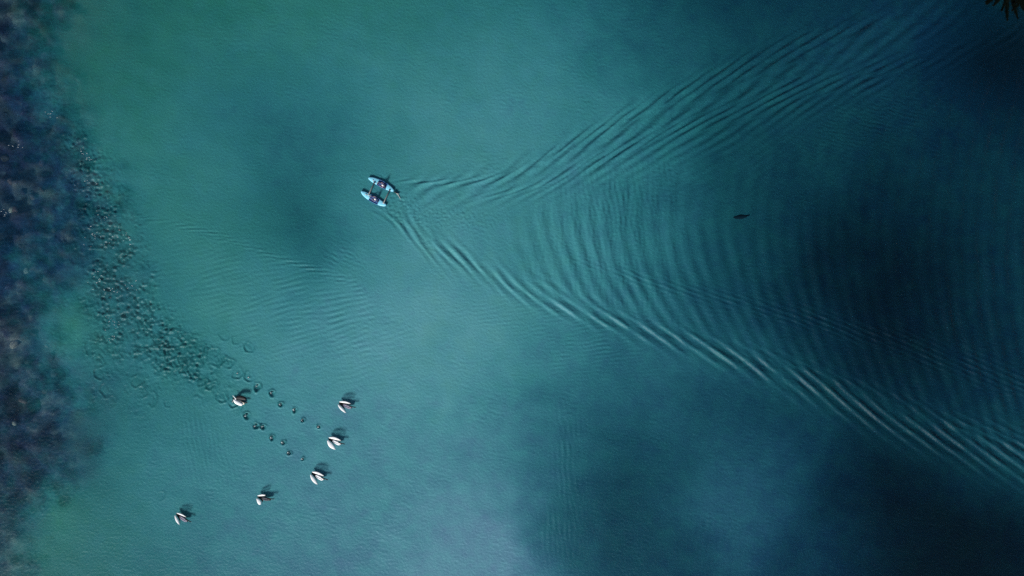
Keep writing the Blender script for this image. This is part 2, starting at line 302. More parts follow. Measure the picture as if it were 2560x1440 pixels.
for (px, py, r, age) in RINGS:
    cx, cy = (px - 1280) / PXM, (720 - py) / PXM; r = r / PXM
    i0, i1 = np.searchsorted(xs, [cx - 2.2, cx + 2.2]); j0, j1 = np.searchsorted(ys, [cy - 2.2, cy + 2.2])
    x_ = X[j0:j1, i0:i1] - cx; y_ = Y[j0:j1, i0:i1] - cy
    a_ = np.arctan2(y_, x_); d = np.hypot(x_, y_) * (1 + 0.10 * np.sin(2 * a_ + px) + 0.08 * np.sin(3 * a_ + 2 * px) + 0.05 * np.sin(5 * a_ + py))
    part = np.clip(0.72 + 0.5 * np.sin(a_ + px * 2.3) + 0.2 * np.sin(3 * a_ + py), 0.15, 1.1) if age < 0.45 else np.clip(0.55 + 0.75 * np.sin(a_ + px * 1.7), 0.05, 1.0)
    amp = 0.085 * (1 - 0.68 * age)
    h = amp * np.exp(-((d - r) / 0.10) ** 2) * part - 0.6 * amp * np.exp(-((d - r * 0.62) / 0.12) ** 2) * part
    h += 0.5 * amp * np.exp(-((d - r * 0.25) / 0.09) ** 2) * (1 - age)
    if age < 0.16: h += -0.22 * np.exp(-(d / (r * 0.62)) ** 2) + 0.05 * np.exp(-((d - r * 0.9) / 0.09) ** 2)
    ht[j0:j1, i0:i1] += h
    silt_sheen[j0:j1, i0:i1] *= 1 - 0.35 * (1 - 0.5 * age) * np.clip(np.exp(-((d - r * 0.9) / 0.10) ** 2) * part + (np.exp(-(d / (r * 0.8)) ** 2) if age < 0.16 else 0.35 * np.exp(-(d / r) ** 2)), 0, 1)  # rings darkened in colour for the dark surroundings they reflect
# disturbed water right behind the hulls
stern = blob(1010, 500, 45, 16, 35) + blob(985, 535, 40, 14, 45) + 0.6 * blob(1045, 545, 40, 12, 45) + 0.7 * blob(945, 440, 22, 6, -8) + 0.6 * blob(1140, 545, 110, 30, 8)
ht += stern * (0.020 * c2 + 0.012 * c3 + 0.012 * rid)

# ------------------------------------------------------------------ water and seabed
def attr_node(n, name):
    a = n.new('ShaderNodeAttribute'); a.attribute_name = name; a.attribute_type = 'GEOMETRY'; return a
def water_material():
    m = bpy.data.materials.new('silty_water'); m.use_nodes = True; n = m.node_tree.nodes; l = m.node_tree.links
    n.clear(); out = n.new('ShaderNodeOutputMaterial')
    si = attr_node(n, 'silt_sheen'); hu = attr_node(n, 'hue')
    geo = n.new('ShaderNodeNewGeometry')
    # colour of the water layer with its painted reflections: green algae, milky silt, clear blue
    ramp = n.new('ShaderNodeValToRGB'); e = ramp.color_ramp.elements
    e[0].position = 0.0; e[0].color = (0.010, 0.28, 0.222, 1); e[1].position = 1.0; e[1].color = (0.004, 0.115, 0.25, 1)
    q = e.new(0.5); q.color = (0.018, 0.295, 0.335, 1)
    l.new(hu.outputs['Fac'], ramp.inputs[0])
    # dense silt is warmer (more red scattered back)
    pw = n.new('ShaderNodeMath'); pw.operation = 'POWER'; pw.inputs[1].default_value = 1.6; l.new(si.outputs['Fac'], pw.inputs[0])
    ml = n.new('ShaderNodeMath'); ml.operation = 'MULTIPLY'; ml.inputs[1].default_value = 0.08; l.new(pw.outputs[0], ml.inputs[0])
    cb = n.new('ShaderNodeCombineColor'); l.new(ml.outputs[0], cb.inputs[0])
    ad = n.new('ShaderNodeMix'); ad.data_type = 'RGBA'; ad.blend_type = 'ADD'; ad.inputs[0].default_value = 1
    l.new(ramp.outputs[0], ad.inputs[6]); l.new(cb.outputs[0], ad.inputs[7])
    # fine wind texture
    nz = n.new('ShaderNodeTexNoise'); nz.inputs['Scale'].default_value = 3.4; nz.inputs['Detail'].default_value = 5; nz.inputs['Roughness'].default_value = 0.62
    l.new(geo.outputs['Position'], nz.inputs['Vector'])
    bp = n.new('ShaderNodeBump'); bp.inputs['Strength'].default_value = 1.0; bp.inputs['Distance'].default_value = 0.06; l.new(nz.outputs['Fac'], bp.inputs['Height'])
    df = n.new('ShaderNodeBsdfDiffuse'); l.new(ad.outputs[2], df.inputs['Color']); l.new(bp.outputs[0], df.inputs['Normal'])
    tr = n.new('ShaderNodeBsdfTransparent'); tr.inputs[0].default_value = (1, 1, 1, 1)
    cl = n.new('ShaderNodeClamp'); l.new(si.outputs['Fac'], cl.inputs[0])
    m1 = n.new('ShaderNodeMixShader'); l.new(cl.outputs[0], m1.inputs[0]); l.new(tr.outputs[0], m1.inputs[1]); l.new(df.outputs[0], m1.inputs[2])
    gl = n.new('ShaderNodeBsdfGlossy'); gl.inputs['Roughness'].default_value = 0.40; l.new(bp.outputs[0], gl.inputs['Normal'])
    fr = n.new('ShaderNodeFresnel'); fr.inputs['IOR'].default_value = 1.22; l.new(bp.outputs[0], fr.inputs['Normal'])
    m2 = n.new('ShaderNodeMixShader'); l.new(fr.outputs[0], m2.inputs[0]); l.new(m1.outputs[0], m2.inputs[1]); l.new(gl.outputs[0], m2.inputs[2])
    l.new(m2.outputs[0], out.inputs['Surface'])
    va = n.new('ShaderNodeVolumeAbsorption'); va.inputs['Color'].default_value = (0.40, 0.76, 0.82, 1); va.inputs['Density'].default_value = 0.30
    l.new(va.outputs[0], out.inputs['Volume'])
    return m
def grid_mesh(name, gx, gy, Z, m, attrs):
    nx, ny = len(gx), len(gy); XX, YY = np.meshgrid(gx, gy)
    co = np.stack([XX, YY, Z], -1).reshape(-1, 3).astype(np.float32)
    i = np.arange(nx - 1)[None, :] + nx * np.arange(ny - 1)[:, None]
    q = np.stack([i, i + 1, i + 1 + nx, i + nx], -1).reshape(-1).astype(np.int32); nf = len(q) // 4
    me = bpy.data.meshes.new(name); me.vertices.add(len(co)); me.vertices.foreach_set('co', co.ravel())
    me.loops.add(len(q)); me.loops.foreach_set('vertex_index', q)
    me.polygons.add(nf); me.polygons.foreach_set('loop_start', np.arange(nf, dtype=np.int32) * 4)
    me.polygons.foreach_set('use_smooth', np.ones(nf, bool))
    me.update(calc_edges=True)
    for k, v in attrs.items():
        a = me.attributes.new(k, 'FLOAT', 'POINT'); a.data.foreach_set('value', np.ascontiguousarray(v, dtype=np.float32).ravel())
    me.materials.append(m); o = bpy.data.objects.new(name, me); C.objects.link(o); o['kind'] = 'structure'
    return o
def extend(f, fill=None):
    """copy the border values outwards over the coarse apron"""
    return np.pad(f, ((3, 3), (3, 3)), mode='edge') if fill is None else np.pad(f, ((3, 3), (3, 3)), constant_values=fill)
apx = lambda a: np.concatenate([[-600, -200, -90], a, [90, 200, 600]])
apy = lambda a: np.concatenate([[-600, -200, -60], a, [60, 200, 600]])
fade = np.clip(np.minimum(68 - np.abs(X), 38.5 - np.abs(Y)) / 1.5, 0, 1)
grid_mesh('water', apx(xs), apy(ys), extend(ht * fade, 0.0), water_material(), {'silt_sheen': extend(silt_sheen), 'hue': extend(hue)})

# seabed: shallow weedy reef at the left, sand shelf, then a slope into deep water
st = 4; bxs, bys = xs[::st], ys[::st]
relief = lowpass(2.5) * 0.5 + lowpass(1.2) * 0.35 + lowpass(0.7) * 0.2
depth = np.interp(X + 1.5 * lowpass(12), [-68, -56, -48, -25, 5, 25, 45, 68], [1.3, 1.9, 3.2, 5.0, 9, 16, 26, 34])
bed = -depth + reef * relief * 0.6 + 0.15 * lowpass(4)
bed = np.minimum(bed, -0.55)
weedf = np.clip(reef * 0.9 + 0.25 * lowpass(3) * reef, 0, 1)
def seabed_material():
    m = bpy.data.materials.new('seabed_sand_and_weed'); m.use_nodes = True; n = m.node_tree.nodes; l = m.node_tree.links
    b = n['Principled BSDF']; b.inputs['Roughness'].default_value = 0.9; b.inputs['Specular IOR Level'].default_value = 0.1
    geo = n.new('ShaderNodeNewGeometry'); we = attr_node(n, 'weed')
    nz = n.new('ShaderNodeTexNoise'); nz.inputs['Scale'].default_value = 0.26; nz.inputs['Detail'].default_value = 6; nz.inputs['Roughness'].default_value = 0.6
    l.new(geo.outputs['Position'], nz.inputs['Vector'])
    r = n.new('ShaderNodeValToRGB'); e = r.color_ramp.elements
    e[0].position = 0.36; e[0].color = (0.015, 0.015, 0.035, 1); e[1].position = 0.70; e[1].color = (0.42, 0.42, 0.38, 1)
    a = e.new(0.5); a.color = (0.045, 0.045, 0.11, 1); a = e.new(0.57); a.color = (0.11, 0.11, 0.17, 1)
    l.new(nz.outputs['Fac'], r.inputs[0])
    n2 = n.new('ShaderNodeTexNoise'); n2.inputs['Scale'].default_value = 0.3; n2.inputs['Detail'].default_value = 5; l.new(geo.outputs['Position'], n2.inputs['Vector'])
    sa = n.new('ShaderNodeMix'); sa.data_type = 'RGBA'; sa.inputs[6].default_value = (0.30, 0.29, 0.22, 1); sa.inputs[7].default_value = (0.14, 0.16, 0.13, 1); l.new(n2.outputs['Fac'], sa.inputs[0])
    mx = n.new('ShaderNodeMix'); mx.data_type = 'RGBA'; l.new(we.outputs['Fac'], mx.inputs[0]); l.new(sa.outputs[2], mx.inputs[6]); l.new(r.outputs[0], mx.inputs[7])
    l.new(mx.outputs[2], b.inputs['Base Color'])
    return m
grid_mesh('seabed', apx(bxs), apy(bys), extend(bed[::st, ::st]), seabed_material(), {'weed': extend(weedf[::st, ::st])})
def bed_z(x, y): return float(bil(bed, xs[0], ys[0], DX, np.array([x]), np.array([y]))[0])

# ------------------------------------------------------------------ pale and dark stones on the shallow reef
M_pale = mat('pale_stone', (0.62, 0.60, 0.50), 0.9, 0.1, 0.45, 3.0)
M_dark = mat('dark_stone', (0.15, 0.125, 0.14), 0.9, 0.1, 0.6, 3.0)
def stone(px, py, r, m, label, seed, group=None, h=0.6):
    rd = random.Random(seed); bm = bmesh.new(); bmesh.ops.create_icosphere(bm, subdivisions=2, radius=1)
    ax = [(rd.uniform(-1, 1), rd.uniform(-1, 1), rd.uniform(-1, 1), rd.uniform(0.6, 0.95)) for _ in range(9)]
    sx, sy = rd.uniform(0.9, 1.35), rd.uniform(0.7, 1.0)
    for v in bm.verts:
        for (a, b, c, lim) in ax:
            nv = Vector((a, b, c)).normalized(); d = v.co.dot(nv)
            if d > lim: v.co -= nv * (d - lim) * 0.9
        v.co.x *= r * sx; v.co.y *= r * sy; v.co.z *= r * h
    o = obj_bm('stone', bm, m); p = P(px, py); z = bed_z(p.x, p.y)
    o.location = (p.x, p.y, z + r * h * 0.35); o.rotation_euler = (0, 0, rd.uniform(0, 6.28))
    return tag(o, label, 'stone', group)
stone(25, 860, 0.60, M_pale, 'largest pale rounded stone under shallow water at the left edge', 1)
stone(47, 676, 0.42, M_pale, 'small pale stone alone under water on the dark weedy reef', 2)
stone(14, 520, 0.45, M_pale, 'pale stone at the far left edge above the others', 3)
stone(96, 868, 0.30, M_pale, 'little pale stone just right of the largest pale stone', 4)
stone(22, 1062, 0.36, M_pale, 'lowest pale stone at the left edge beside dark weed', 5)
rd = random.Random(11)
for i in range(18):
    px = rd.uniform(-20, 120); py = rd.choice([rd.uniform(380, 620), rd.uniform(820, 1020)])
    stone(px, py, rd.uniform(0.3, 0.7), M_dark if i % 3 else mat('brown_stone', (0.30, 0.22, 0.22), 0.9, 0.1, 0.5, 3.0) if i == 0 else bpy.data.materials['brown_stone'],
          'dark mottled rock on the seabed along the left edge', 100 + i, 'dark rocks on the reef')

# ------------------------------------------------------------------ twin-kayak catamaran
M_hull = mat('light_blue_plastic', (0.26, 0.74, 0.93), 0.38, 0.5, 0.18, 2.0)
M_hull2 = mat('deep_blue_plastic', (0.03, 0.16, 0.42), 0.4, 0.5, 0.25, 3.0)
M_well = mat('cockpit_blue', (0.07, 0.18, 0.46), 0.5, 0.4, 0.3, 4.0)
M_pole = mat('weathered_aluminium_pole', (0.20, 0.20, 0.19), 0.45, 0.5, 0.35, 5.0)
M_clamp = mat('grey_clamp', (0.42, 0.46, 0.50), 0.5, 0.5, 0.2, 6.0)
M_black = mat('black_rubber', (0.012, 0.012, 0.014), 0.5, 0.4)
M_rope = mat('pale_rope', (0.62, 0.62, 0.58), 0.8, 0.2, 0.2, 20)
boat_c = P(944, 480); HEAD = math.atan2(395, -755)
cat = thing('catamaran', (boat_c.x, boat_c.y, 0), HEAD)
tag(cat, 'blue catamaran of two kayaks joined by two poles, towing a curved wake', 'catamaran')
def B(px, py, z=0.0):
    """photo place -> catamaran's own axes"""
    v = P(px, py, z) - Vector((boat_c.x, boat_c.y, 0)); c, s = math.cos(-HEAD), math.sin(-HEAD)
    return Vector((v.x * c - v.y * s, v.x * s + v.y * c, z))
LK = 3.58
def kayak(bow, stern, outer):
    """outer = +1 / -1: the side whose gunwale bulges more (away from the other kayak)"""
    mid = (bow + stern) / 2; ax = (bow - stern); L = ax.length; ang = math.atan2(ax.y, ax.x)
    NS = 28
    def sec(t):                                # t 0 stern .. 1 bow -> left and right half widths, sheer height
        e = max(0.0, 1 - abs(2 * t - 1) ** 2.3) ** 0.62
        wo, wi = 0.44 * e + 0.035, 0.27 * e + 0.035
        off = 0.02 * math.sin(math.pi * t) * outer
        wl, wr = (wo, wi) if outer > 0 else (wi, wo)
        sheer = 0.17 + 0.09 * abs(2 * t - 1) ** 2.2
        return wl + off, wr - off, sheer
    hull_v = []
    rings = []
    for i in range(NS + 1):
        t = i / NS; wl, wr, sh = sec(t); x = (t - 0.5) * L; kz = -0.10 + 0.12 * abs(2 * t - 1) ** 3
        rings.append([Vector((x, wl, sh)), Vector((x, wl * 1.04, sh * 0.55)), Vector((x, wl * 0.8, kz * 0.4)), Vector((x, 0.0, kz)),
                      Vector((x, -wr * 0.8, kz * 0.4)), Vector((x, -wr * 1.04, sh * 0.55)), Vector((x, -wr, sh))])
    V = [p for r in rings for p in r]; F = []; n = 7
    for i in range(NS):
        for j in range(n - 1): a = i * n + j; F.append((a, a + 1, a + 1 + n, a + n))
    F.append(tuple(range(n))); F.append(tuple(NS * n + j for j in reversed(range(n))))
    h = obj('hull', V, F, M_hull2, cat); h.location = mid; h.rotation_euler = (0, 0, ang)
    def deck(name, t0, t1, m, crown, lift=0.004, k=14, q=9, inset=1.0):
        rr = []
        for i in range(k + 1):
            t = t0 + (t1 - t0) * i / k; wl, wr, sh = sec(t); x = (t - 0.5) * L; row = []
            for j in range(q):
                u = j / (q - 1); y = (wl + (-wr - wl) * u) * inset
                row.append(Vector((x, y, sh + lift + crown * math.sin(math.pi * u) * min(1, (wl + wr) / 0.4))))
            rr.append(row)
        n = q; V = [p for r in rr for p in r]; V2 = [p - Vector((0, 0, 0.03)) for p in V]; N = len(V); F = []
        for i in range(k):
            for j in range(n - 1):
                a = i * n + j; F.append((a, a + n, a + n + 1, a + 1)); F.append((N + a, N + a + 1, N + a + n + 1, N + a + n))
        for i in range(k):
            a = i * n; F.append((a, N + a, N + a + n, a + n)); a = i * n + n - 1; F.append((a, a + n, N + a + n, N + a))
        for j in range(n - 1):
            F.append((j, j + 1, N + j + 1, N + j)); a = k * n + j; F.append((a, N + a, N + a + 1, a + 1))
        return obj(name, V + V2, F, m, h)
    deck('bow_deck', 0.63, 0.995, M_hull, 0.05); deck('stern_deck', 0.005, 0.29, M_hull, 0.045)
    deck('cockpit_floor', 0.285, 0.635, M_well, -0.015, -0.045, inset=0.88)
    for side in (0, 1):                         # gunwale rolls beside the cockpit
        pts = []
        for i in range(13):
            t = 0.28 + 0.36 * i / 12; wl, wr, sh = sec(t); pts.append(((t - 0.5) * L, (wl if side == 0 else -wr) * 0.97, sh + 0.005))
        V, F = tube(pts, 0.035, 8); obj('gunwale', V, F, M_hull2, h)
    V, F = tube([((0.33 - 0.5) * L, -0.19, 0.16), ((0.335 - 0.5) * L, 0, 0.2), ((0.33 - 0.5) * L, 0.19, 0.16)], [0.05, 0.09, 0.05], 8, 2.0); obj('seat_back', V, F, M_black, h)
    # hatch and deck line
    bm = bmesh.new(); bmesh.ops.create_cone(bm, cap_ends=True, segments=20, radius1=0.10, radius2=0.09, depth=0.03)
    o = obj_bm('hatch', bm, M_clamp, h); o.location = ((0.80 - 0.5) * L, 0.03 * outer, sec(0.8)[2] + 0.062)
    V, F = tube([((0.66 - 0.5) * L, 0.14, sec(.66)[2] + 0.055), ((0.72 - 0.5) * L, -0.10, sec(.72)[2] + 0.07), ((0.78 - 0.5) * L, 0.12, sec(.78)[2] + 0.06)], 0.012, 6); obj('deck_line', V, F, M_black, h)
    return h, mid, ang
kU = kayak(B(921.5, 445.5), B(985.0, 478.5), -1)
kL = kayak(B(903.6, 479.0), B(966.5, 514.3), +1)
kU[0]['label'] = 'kayak hull on the upper right side'; kL[0]['label'] = 'kayak hull on the lower left side'
for (a, b) in (((935.5, 457.0), (921.0, 487.5)), ((974.0, 475.5), (958.6, 508.0))):
    pa, pb = B(*a, 0.34), B(*b, 0.34); mid = (pa + pb) / 2 + Vector((0, 0, 0.05))
    V, F = tube([pa, mid, pb], 0.058, 10); p = obj('crossbar', V, F, M_pole, cat)
    for q in (pa, pb):
        bm = bmesh.new(); bmesh.ops.create_cube(bm, size=1, matrix=Matrix.Translation(q - Vector((0, 0, 0.06))) @ Matrix.Diagonal((0.24, 0.15, 0.16, 1)))
        bmesh.ops.bevel(bm, geom=bm.edges[:], offset=0.025, segments=2, affect='EDGES'); obj_bm('clamp', bm, M_clamp, p)
# rudder and trailing line at the stern of the upper kayak
st_ = B(985.5, 479.5, 0.18)
bm = bmesh.new(); bmesh.ops.create_cube(bm, size=1, matrix=Matrix.Translation(st_ + Vector((-0.17, 0, -0.02))) @ Matrix.Diagonal((0.42, 0.12, 0.22, 1)))
bmesh.ops.bevel(bm, geom=bm.edges[:], offset=0.03, segments=2, affect='EDGES'); rud = obj_bm('rudder_bracket', bm, M_black, cat)
V = []; 
for y in (-0.012, 0.012): V += [st_ + Vector((-0.30, y, 0.02)), st_ + Vector((-0.62, y, -0.02)), st_ + Vector((-0.55, y, -0.55)), st_ + Vector((-0.30, y, -0.5))]
obj('rudder_blade', V, [(0, 1, 2, 3), (7, 6, 5, 4), (0, 4, 5, 1), (1, 5, 6, 2), (2, 6, 7, 3), (3, 7, 4, 0)], M_black, rud, False)
V, F = tube([B(990, 481.5, 0.14), B(993, 485.5, 0.10), B(996, 488, 0.07), B(998, 492, 0.06), B(1000, 495.5, 0.03), B(1003, 500, -0.03)], 0.03, 6); obj('trailing_line', V, F, M_rope, cat)
V, F = tube([B(990, 482, 0.20), B(993, 483.8, 0.20), B(997.5, 485.5, 0.20)], 0.025, 6); obj('tiller', V, F, M_rope, cat)

# ------------------------------------------------------------------ kayakers
M_skin = mat('skin', (0.42, 0.28, 0.24), 0.55, 0.4, 0.1, 10)
def skin_mesh(name, pts, edges, root, m, parent, sub=2):
    me = bpy.data.meshes.new(name); me.from_pydata([p[0] for p in pts], edges, [])
    o = bpy.data.objects.new(name, me); C.objects.link(o)
    md = o.modifiers.new('skin', 'SKIN'); md.use_smooth_shade = True
    sv = me.skin_vertices[0].data
    for i, p in enumerate(pts):
        r = p[1]; sv[i].radius = (r, r) if not isinstance(r, tuple) else r; sv[i].use_root = (i == root)
    o.modifiers.new('sub', 'SUBSURF').levels = sub
    dg = bpy.context.evaluated_depsgraph_get(); nm = bpy.data.meshes.new_from_object(o.evaluated_get(dg)); nm.name = name
    o.modifiers.clear(); o.data = nm; bpy.data.meshes.remove(me)
    nm.materials.clear(); nm.materials.append(m); nm.polygons.foreach_set('use_smooth', [True] * len(nm.polygons))
    if parent: o.parent = parent
    return o
def kayaker(loc, rz, label, top, legs, hatc, lean):
    t = thing('person', loc, rz); tag(t, label, 'person')
    # x forward, seated, legs stretched into the bow
    pts = []; ed = []
    def add(p, r, frm=None):
        pts.append((p, r)); 
        if frm is not None: ed.append((frm, len(pts) - 1))
        return len(pts) - 1
    pel = add((0, 0, 0.12), 0.15); w1 = add((-0.03, 0, 0.30), (0.15, 0.12), pel); ch = add((-0.05 + lean, 0, 0.48), (0.17, 0.12), w1)
    nk = add((-0.04 + lean, 0, 0.62), 0.06, ch); hd = add((0.0 + lean, 0, 0.72), 0.085, nk); tp = add((0.0 + lean, 0, 0.83), 0.08, hd)
    arms = []
    for s in (-1, 1):
        sh = add((-0.04 + lean, 0.19 * s, 0.55), 0.06, ch); el = add((0.08 + lean, 0.29 * s, 0.35), 0.047, sh); wr = add((0.32, 0.24 * s, 0.34), 0.032, el)
        pa = add((0.39, 0.225 * s, 0.335), (0.04, 0.02), wr)
        for k, (dy, ln) in enumerate(((-0.03, 0.06), (-0.01, 0.075), (0.01, 0.07), (0.03, 0.055))):
            f1 = add((0.44, (0.225 + dy) * s, 0.325), 0.009, pa); add((0.44 + ln * 0.5, (0.225 + dy) * s, 0.29), 0.008, f1)
        add((0.40, (0.225 - 0.06) * s, 0.31), 0.010, pa)
        hp = add((0.05, 0.10 * s, 0.12), 0.09, pel); kn = add((0.47, 0.13 * s, 0.26), 0.065, hp); an = add((0.86, 0.09 * s, 0.10), 0.045, kn); add((0.92, 0.09 * s, 0.20), 0.04, an)
    body = skin_mesh('body', pts, ed, pel, M_skin, t)
    bm = bmesh.new()
    for (x, y, z, r) in ((0.095 + lean, 0, 0.725, 0.016), (0.085 + lean, 0.032, 0.75, 0.011), (0.085 + lean, -0.032, 0.75, 0.011)):
        bmesh.ops.create_icosphere(bm, subdivisions=1, radius=r, matrix=Matrix.Translation((x, y, z)))
    obj_bm('face_features', bm, M_skin, body)
    jp = [((-0.01, 0, 0.14), (0.17, 0.17)), ((-0.03, 0, 0.30), (0.18, 0.15)), ((-0.05 + lean, 0, 0.48), (0.20, 0.15)), ((-0.04 + lean, 0, 0.60), 0.09)]
    je = [(0, 1), (1, 2), (2, 3)]
    for s in (-1, 1):
        a = len(jp); jp += [((-0.04 + lean, 0.19 * s, 0.55), 0.08), ((0.08 + lean, 0.29 * s, 0.35), 0.064), ((0.30, 0.245 * s, 0.34), 0.046)]; je += [(2, a), (a, a + 1), (a + 1, a + 2)]
    skin_mesh('jacket', jp, je, 0, top, t)
    tpn = [((0, 0, 0.12), 0.165)]; te = []
    for s in (-1, 1):
        a = len(tpn); tpn += [((0.05, 0.10 * s, 0.12), 0.105), ((0.47, 0.13 * s, 0.26), 0.08), ((0.84, 0.09 * s, 0.11), 0.058)]; te += [(0, a), (a, a + 1), (a + 1, a + 2)]
    skin_mesh('trousers', tpn, te, 0, legs, t)
    rr = []
    for (z, r) in ((0.775, 0.115), (0.785, 0.118), (0.80, 0.10), (0.85, 0.092), (0.885, 0.06), (0.895, 0.01)):
        rr.append([Vector((0.005 + lean + math.cos(a) * r * (1.25 if z < 0.79 and math.cos(a) > 0.3 else 1), math.sin(a) * r, z)) for a in [2 * math.pi * k / 16 for k in range(16)]])
    V, F = loft(rr); obj('hat', V, F, hatc, t)
    return t
M_white = mat('white_cloth', (0.82, 0.80, 0.78), 0.8, 0.2)
M_pink = mat('faded_pink_jacket', (0.20, 0.15, 0.26), 0.8, 0.2, 0.2, 8)
M_mauve = mat('mauve_grey_jacket', (0.16, 0.15, 0.28), 0.8, 0.2, 0.2, 8)
M_navy = mat('slate_trousers', (0.10, 0.10, 0.20), 0.8, 0.2, 0.2, 8)
def seat_at(k, t):
    h, mid, ang = k; p = Vector((mid.x, mid.y, 0)) + Vector((math.cos(ang), math.sin(ang), 0)) * ((t - 0.5) * LK)
    c, s = math.cos(HEAD), math.sin(HEAD)
    return Vector((boat_c.x + p.x * c - p.y * s, boat_c.y + p.x * s + p.y * c, 0.08)), HEAD + ang
l, a = seat_at(kU, 0.385); kayaker(l, a, 'person in a pink jacket and pale hat seated in the upper right kayak', M_pink, M_navy, M_white, 0.02)
l, a = seat_at(kL, 0.40); kayaker(l, a, 'person in a mauve jacket and white hat seated in the lower left kayak', M_mauve, M_navy, M_white, 0.0)

# ------------------------------------------------------------------ swans taking off
M_wht = mat('white_feathers', (0.93, 0.93, 0.92), 0.75, 0.2, 0.06, 6)
M_gry = mat('mauve_grey_feathers', (0.30, 0.28, 0.36), 0.8, 0.2, 0.3, 6)
M_drk = mat('dark_grey_feathers', (0.10, 0.10, 0.12), 0.8, 0.2, 0.3, 6)
M_crm = mat('cream_feathers', (0.86, 0.80, 0.66), 0.75, 0.2, 0.1, 6)
M_blk = mat('black_feathers_and_shade', (0.010, 0.010, 0.012), 0.6, 0.3)
M_bill = mat('dark_red_bill', (0.10, 0.02, 0.02), 0.5, 0.4)
def blade(name, edge_out, edge_in, th, m, parent, z0, z1, arch):
    """a cambered wing from two edge curves (same number of points)"""
    n = len(edge_out); q = 6; top = []; bot = []
    for i in range(n):
        u = i / (n - 1); o_, i_ = Vector(edge_out[i]), Vector(edge_in[i]); z = z0 + (z1 - z0) * u + arch * math.sin(math.pi * u)
        for j in range(q):
            v = j / (q - 1); p = o_.lerp(i_, v); c = math.sin(math.pi * v) * th
            top.append(Vector((p.x, p.y, z + c - 0.02 * v))); bot.append(Vector((p.x, p.y, z - 0.012 + c * 0.6 - 0.02 * v)))
    N = len(top); F = []
    for i in range(n - 1):
        for j in range(q - 1):
            a = i * q + j; F.append((a, a + 1, a + q + 1, a + q)); F.append((N + a, N + a + q, N + a + q + 1, N + a + 1))
        a = i * q; F.append((a, a + q, N + a + q, N + a)); a = i * q + q - 1; F.append((a, N + a, N + a + q, a + q))
    for j in range(q - 1):
        F.append((j, N + j, N + j + 1, j + 1)); a = (n - 1) * q + j; F.append((a, a + 1, N + a + 1, N + a))
    return obj(name, top + bot, F, m, parent)
def qb(p0, p1, p2, n=12):
    return [((1 - u) ** 2 * p0[0] + 2 * u * (1 - u) * p1[0] + u * u * p2[0], (1 - u) ** 2 * p0[1] + 2 * u * (1 - u) * p1[1] + u * u * p2[1], 0) for u in [i / (n - 1) for i in range(n)]]
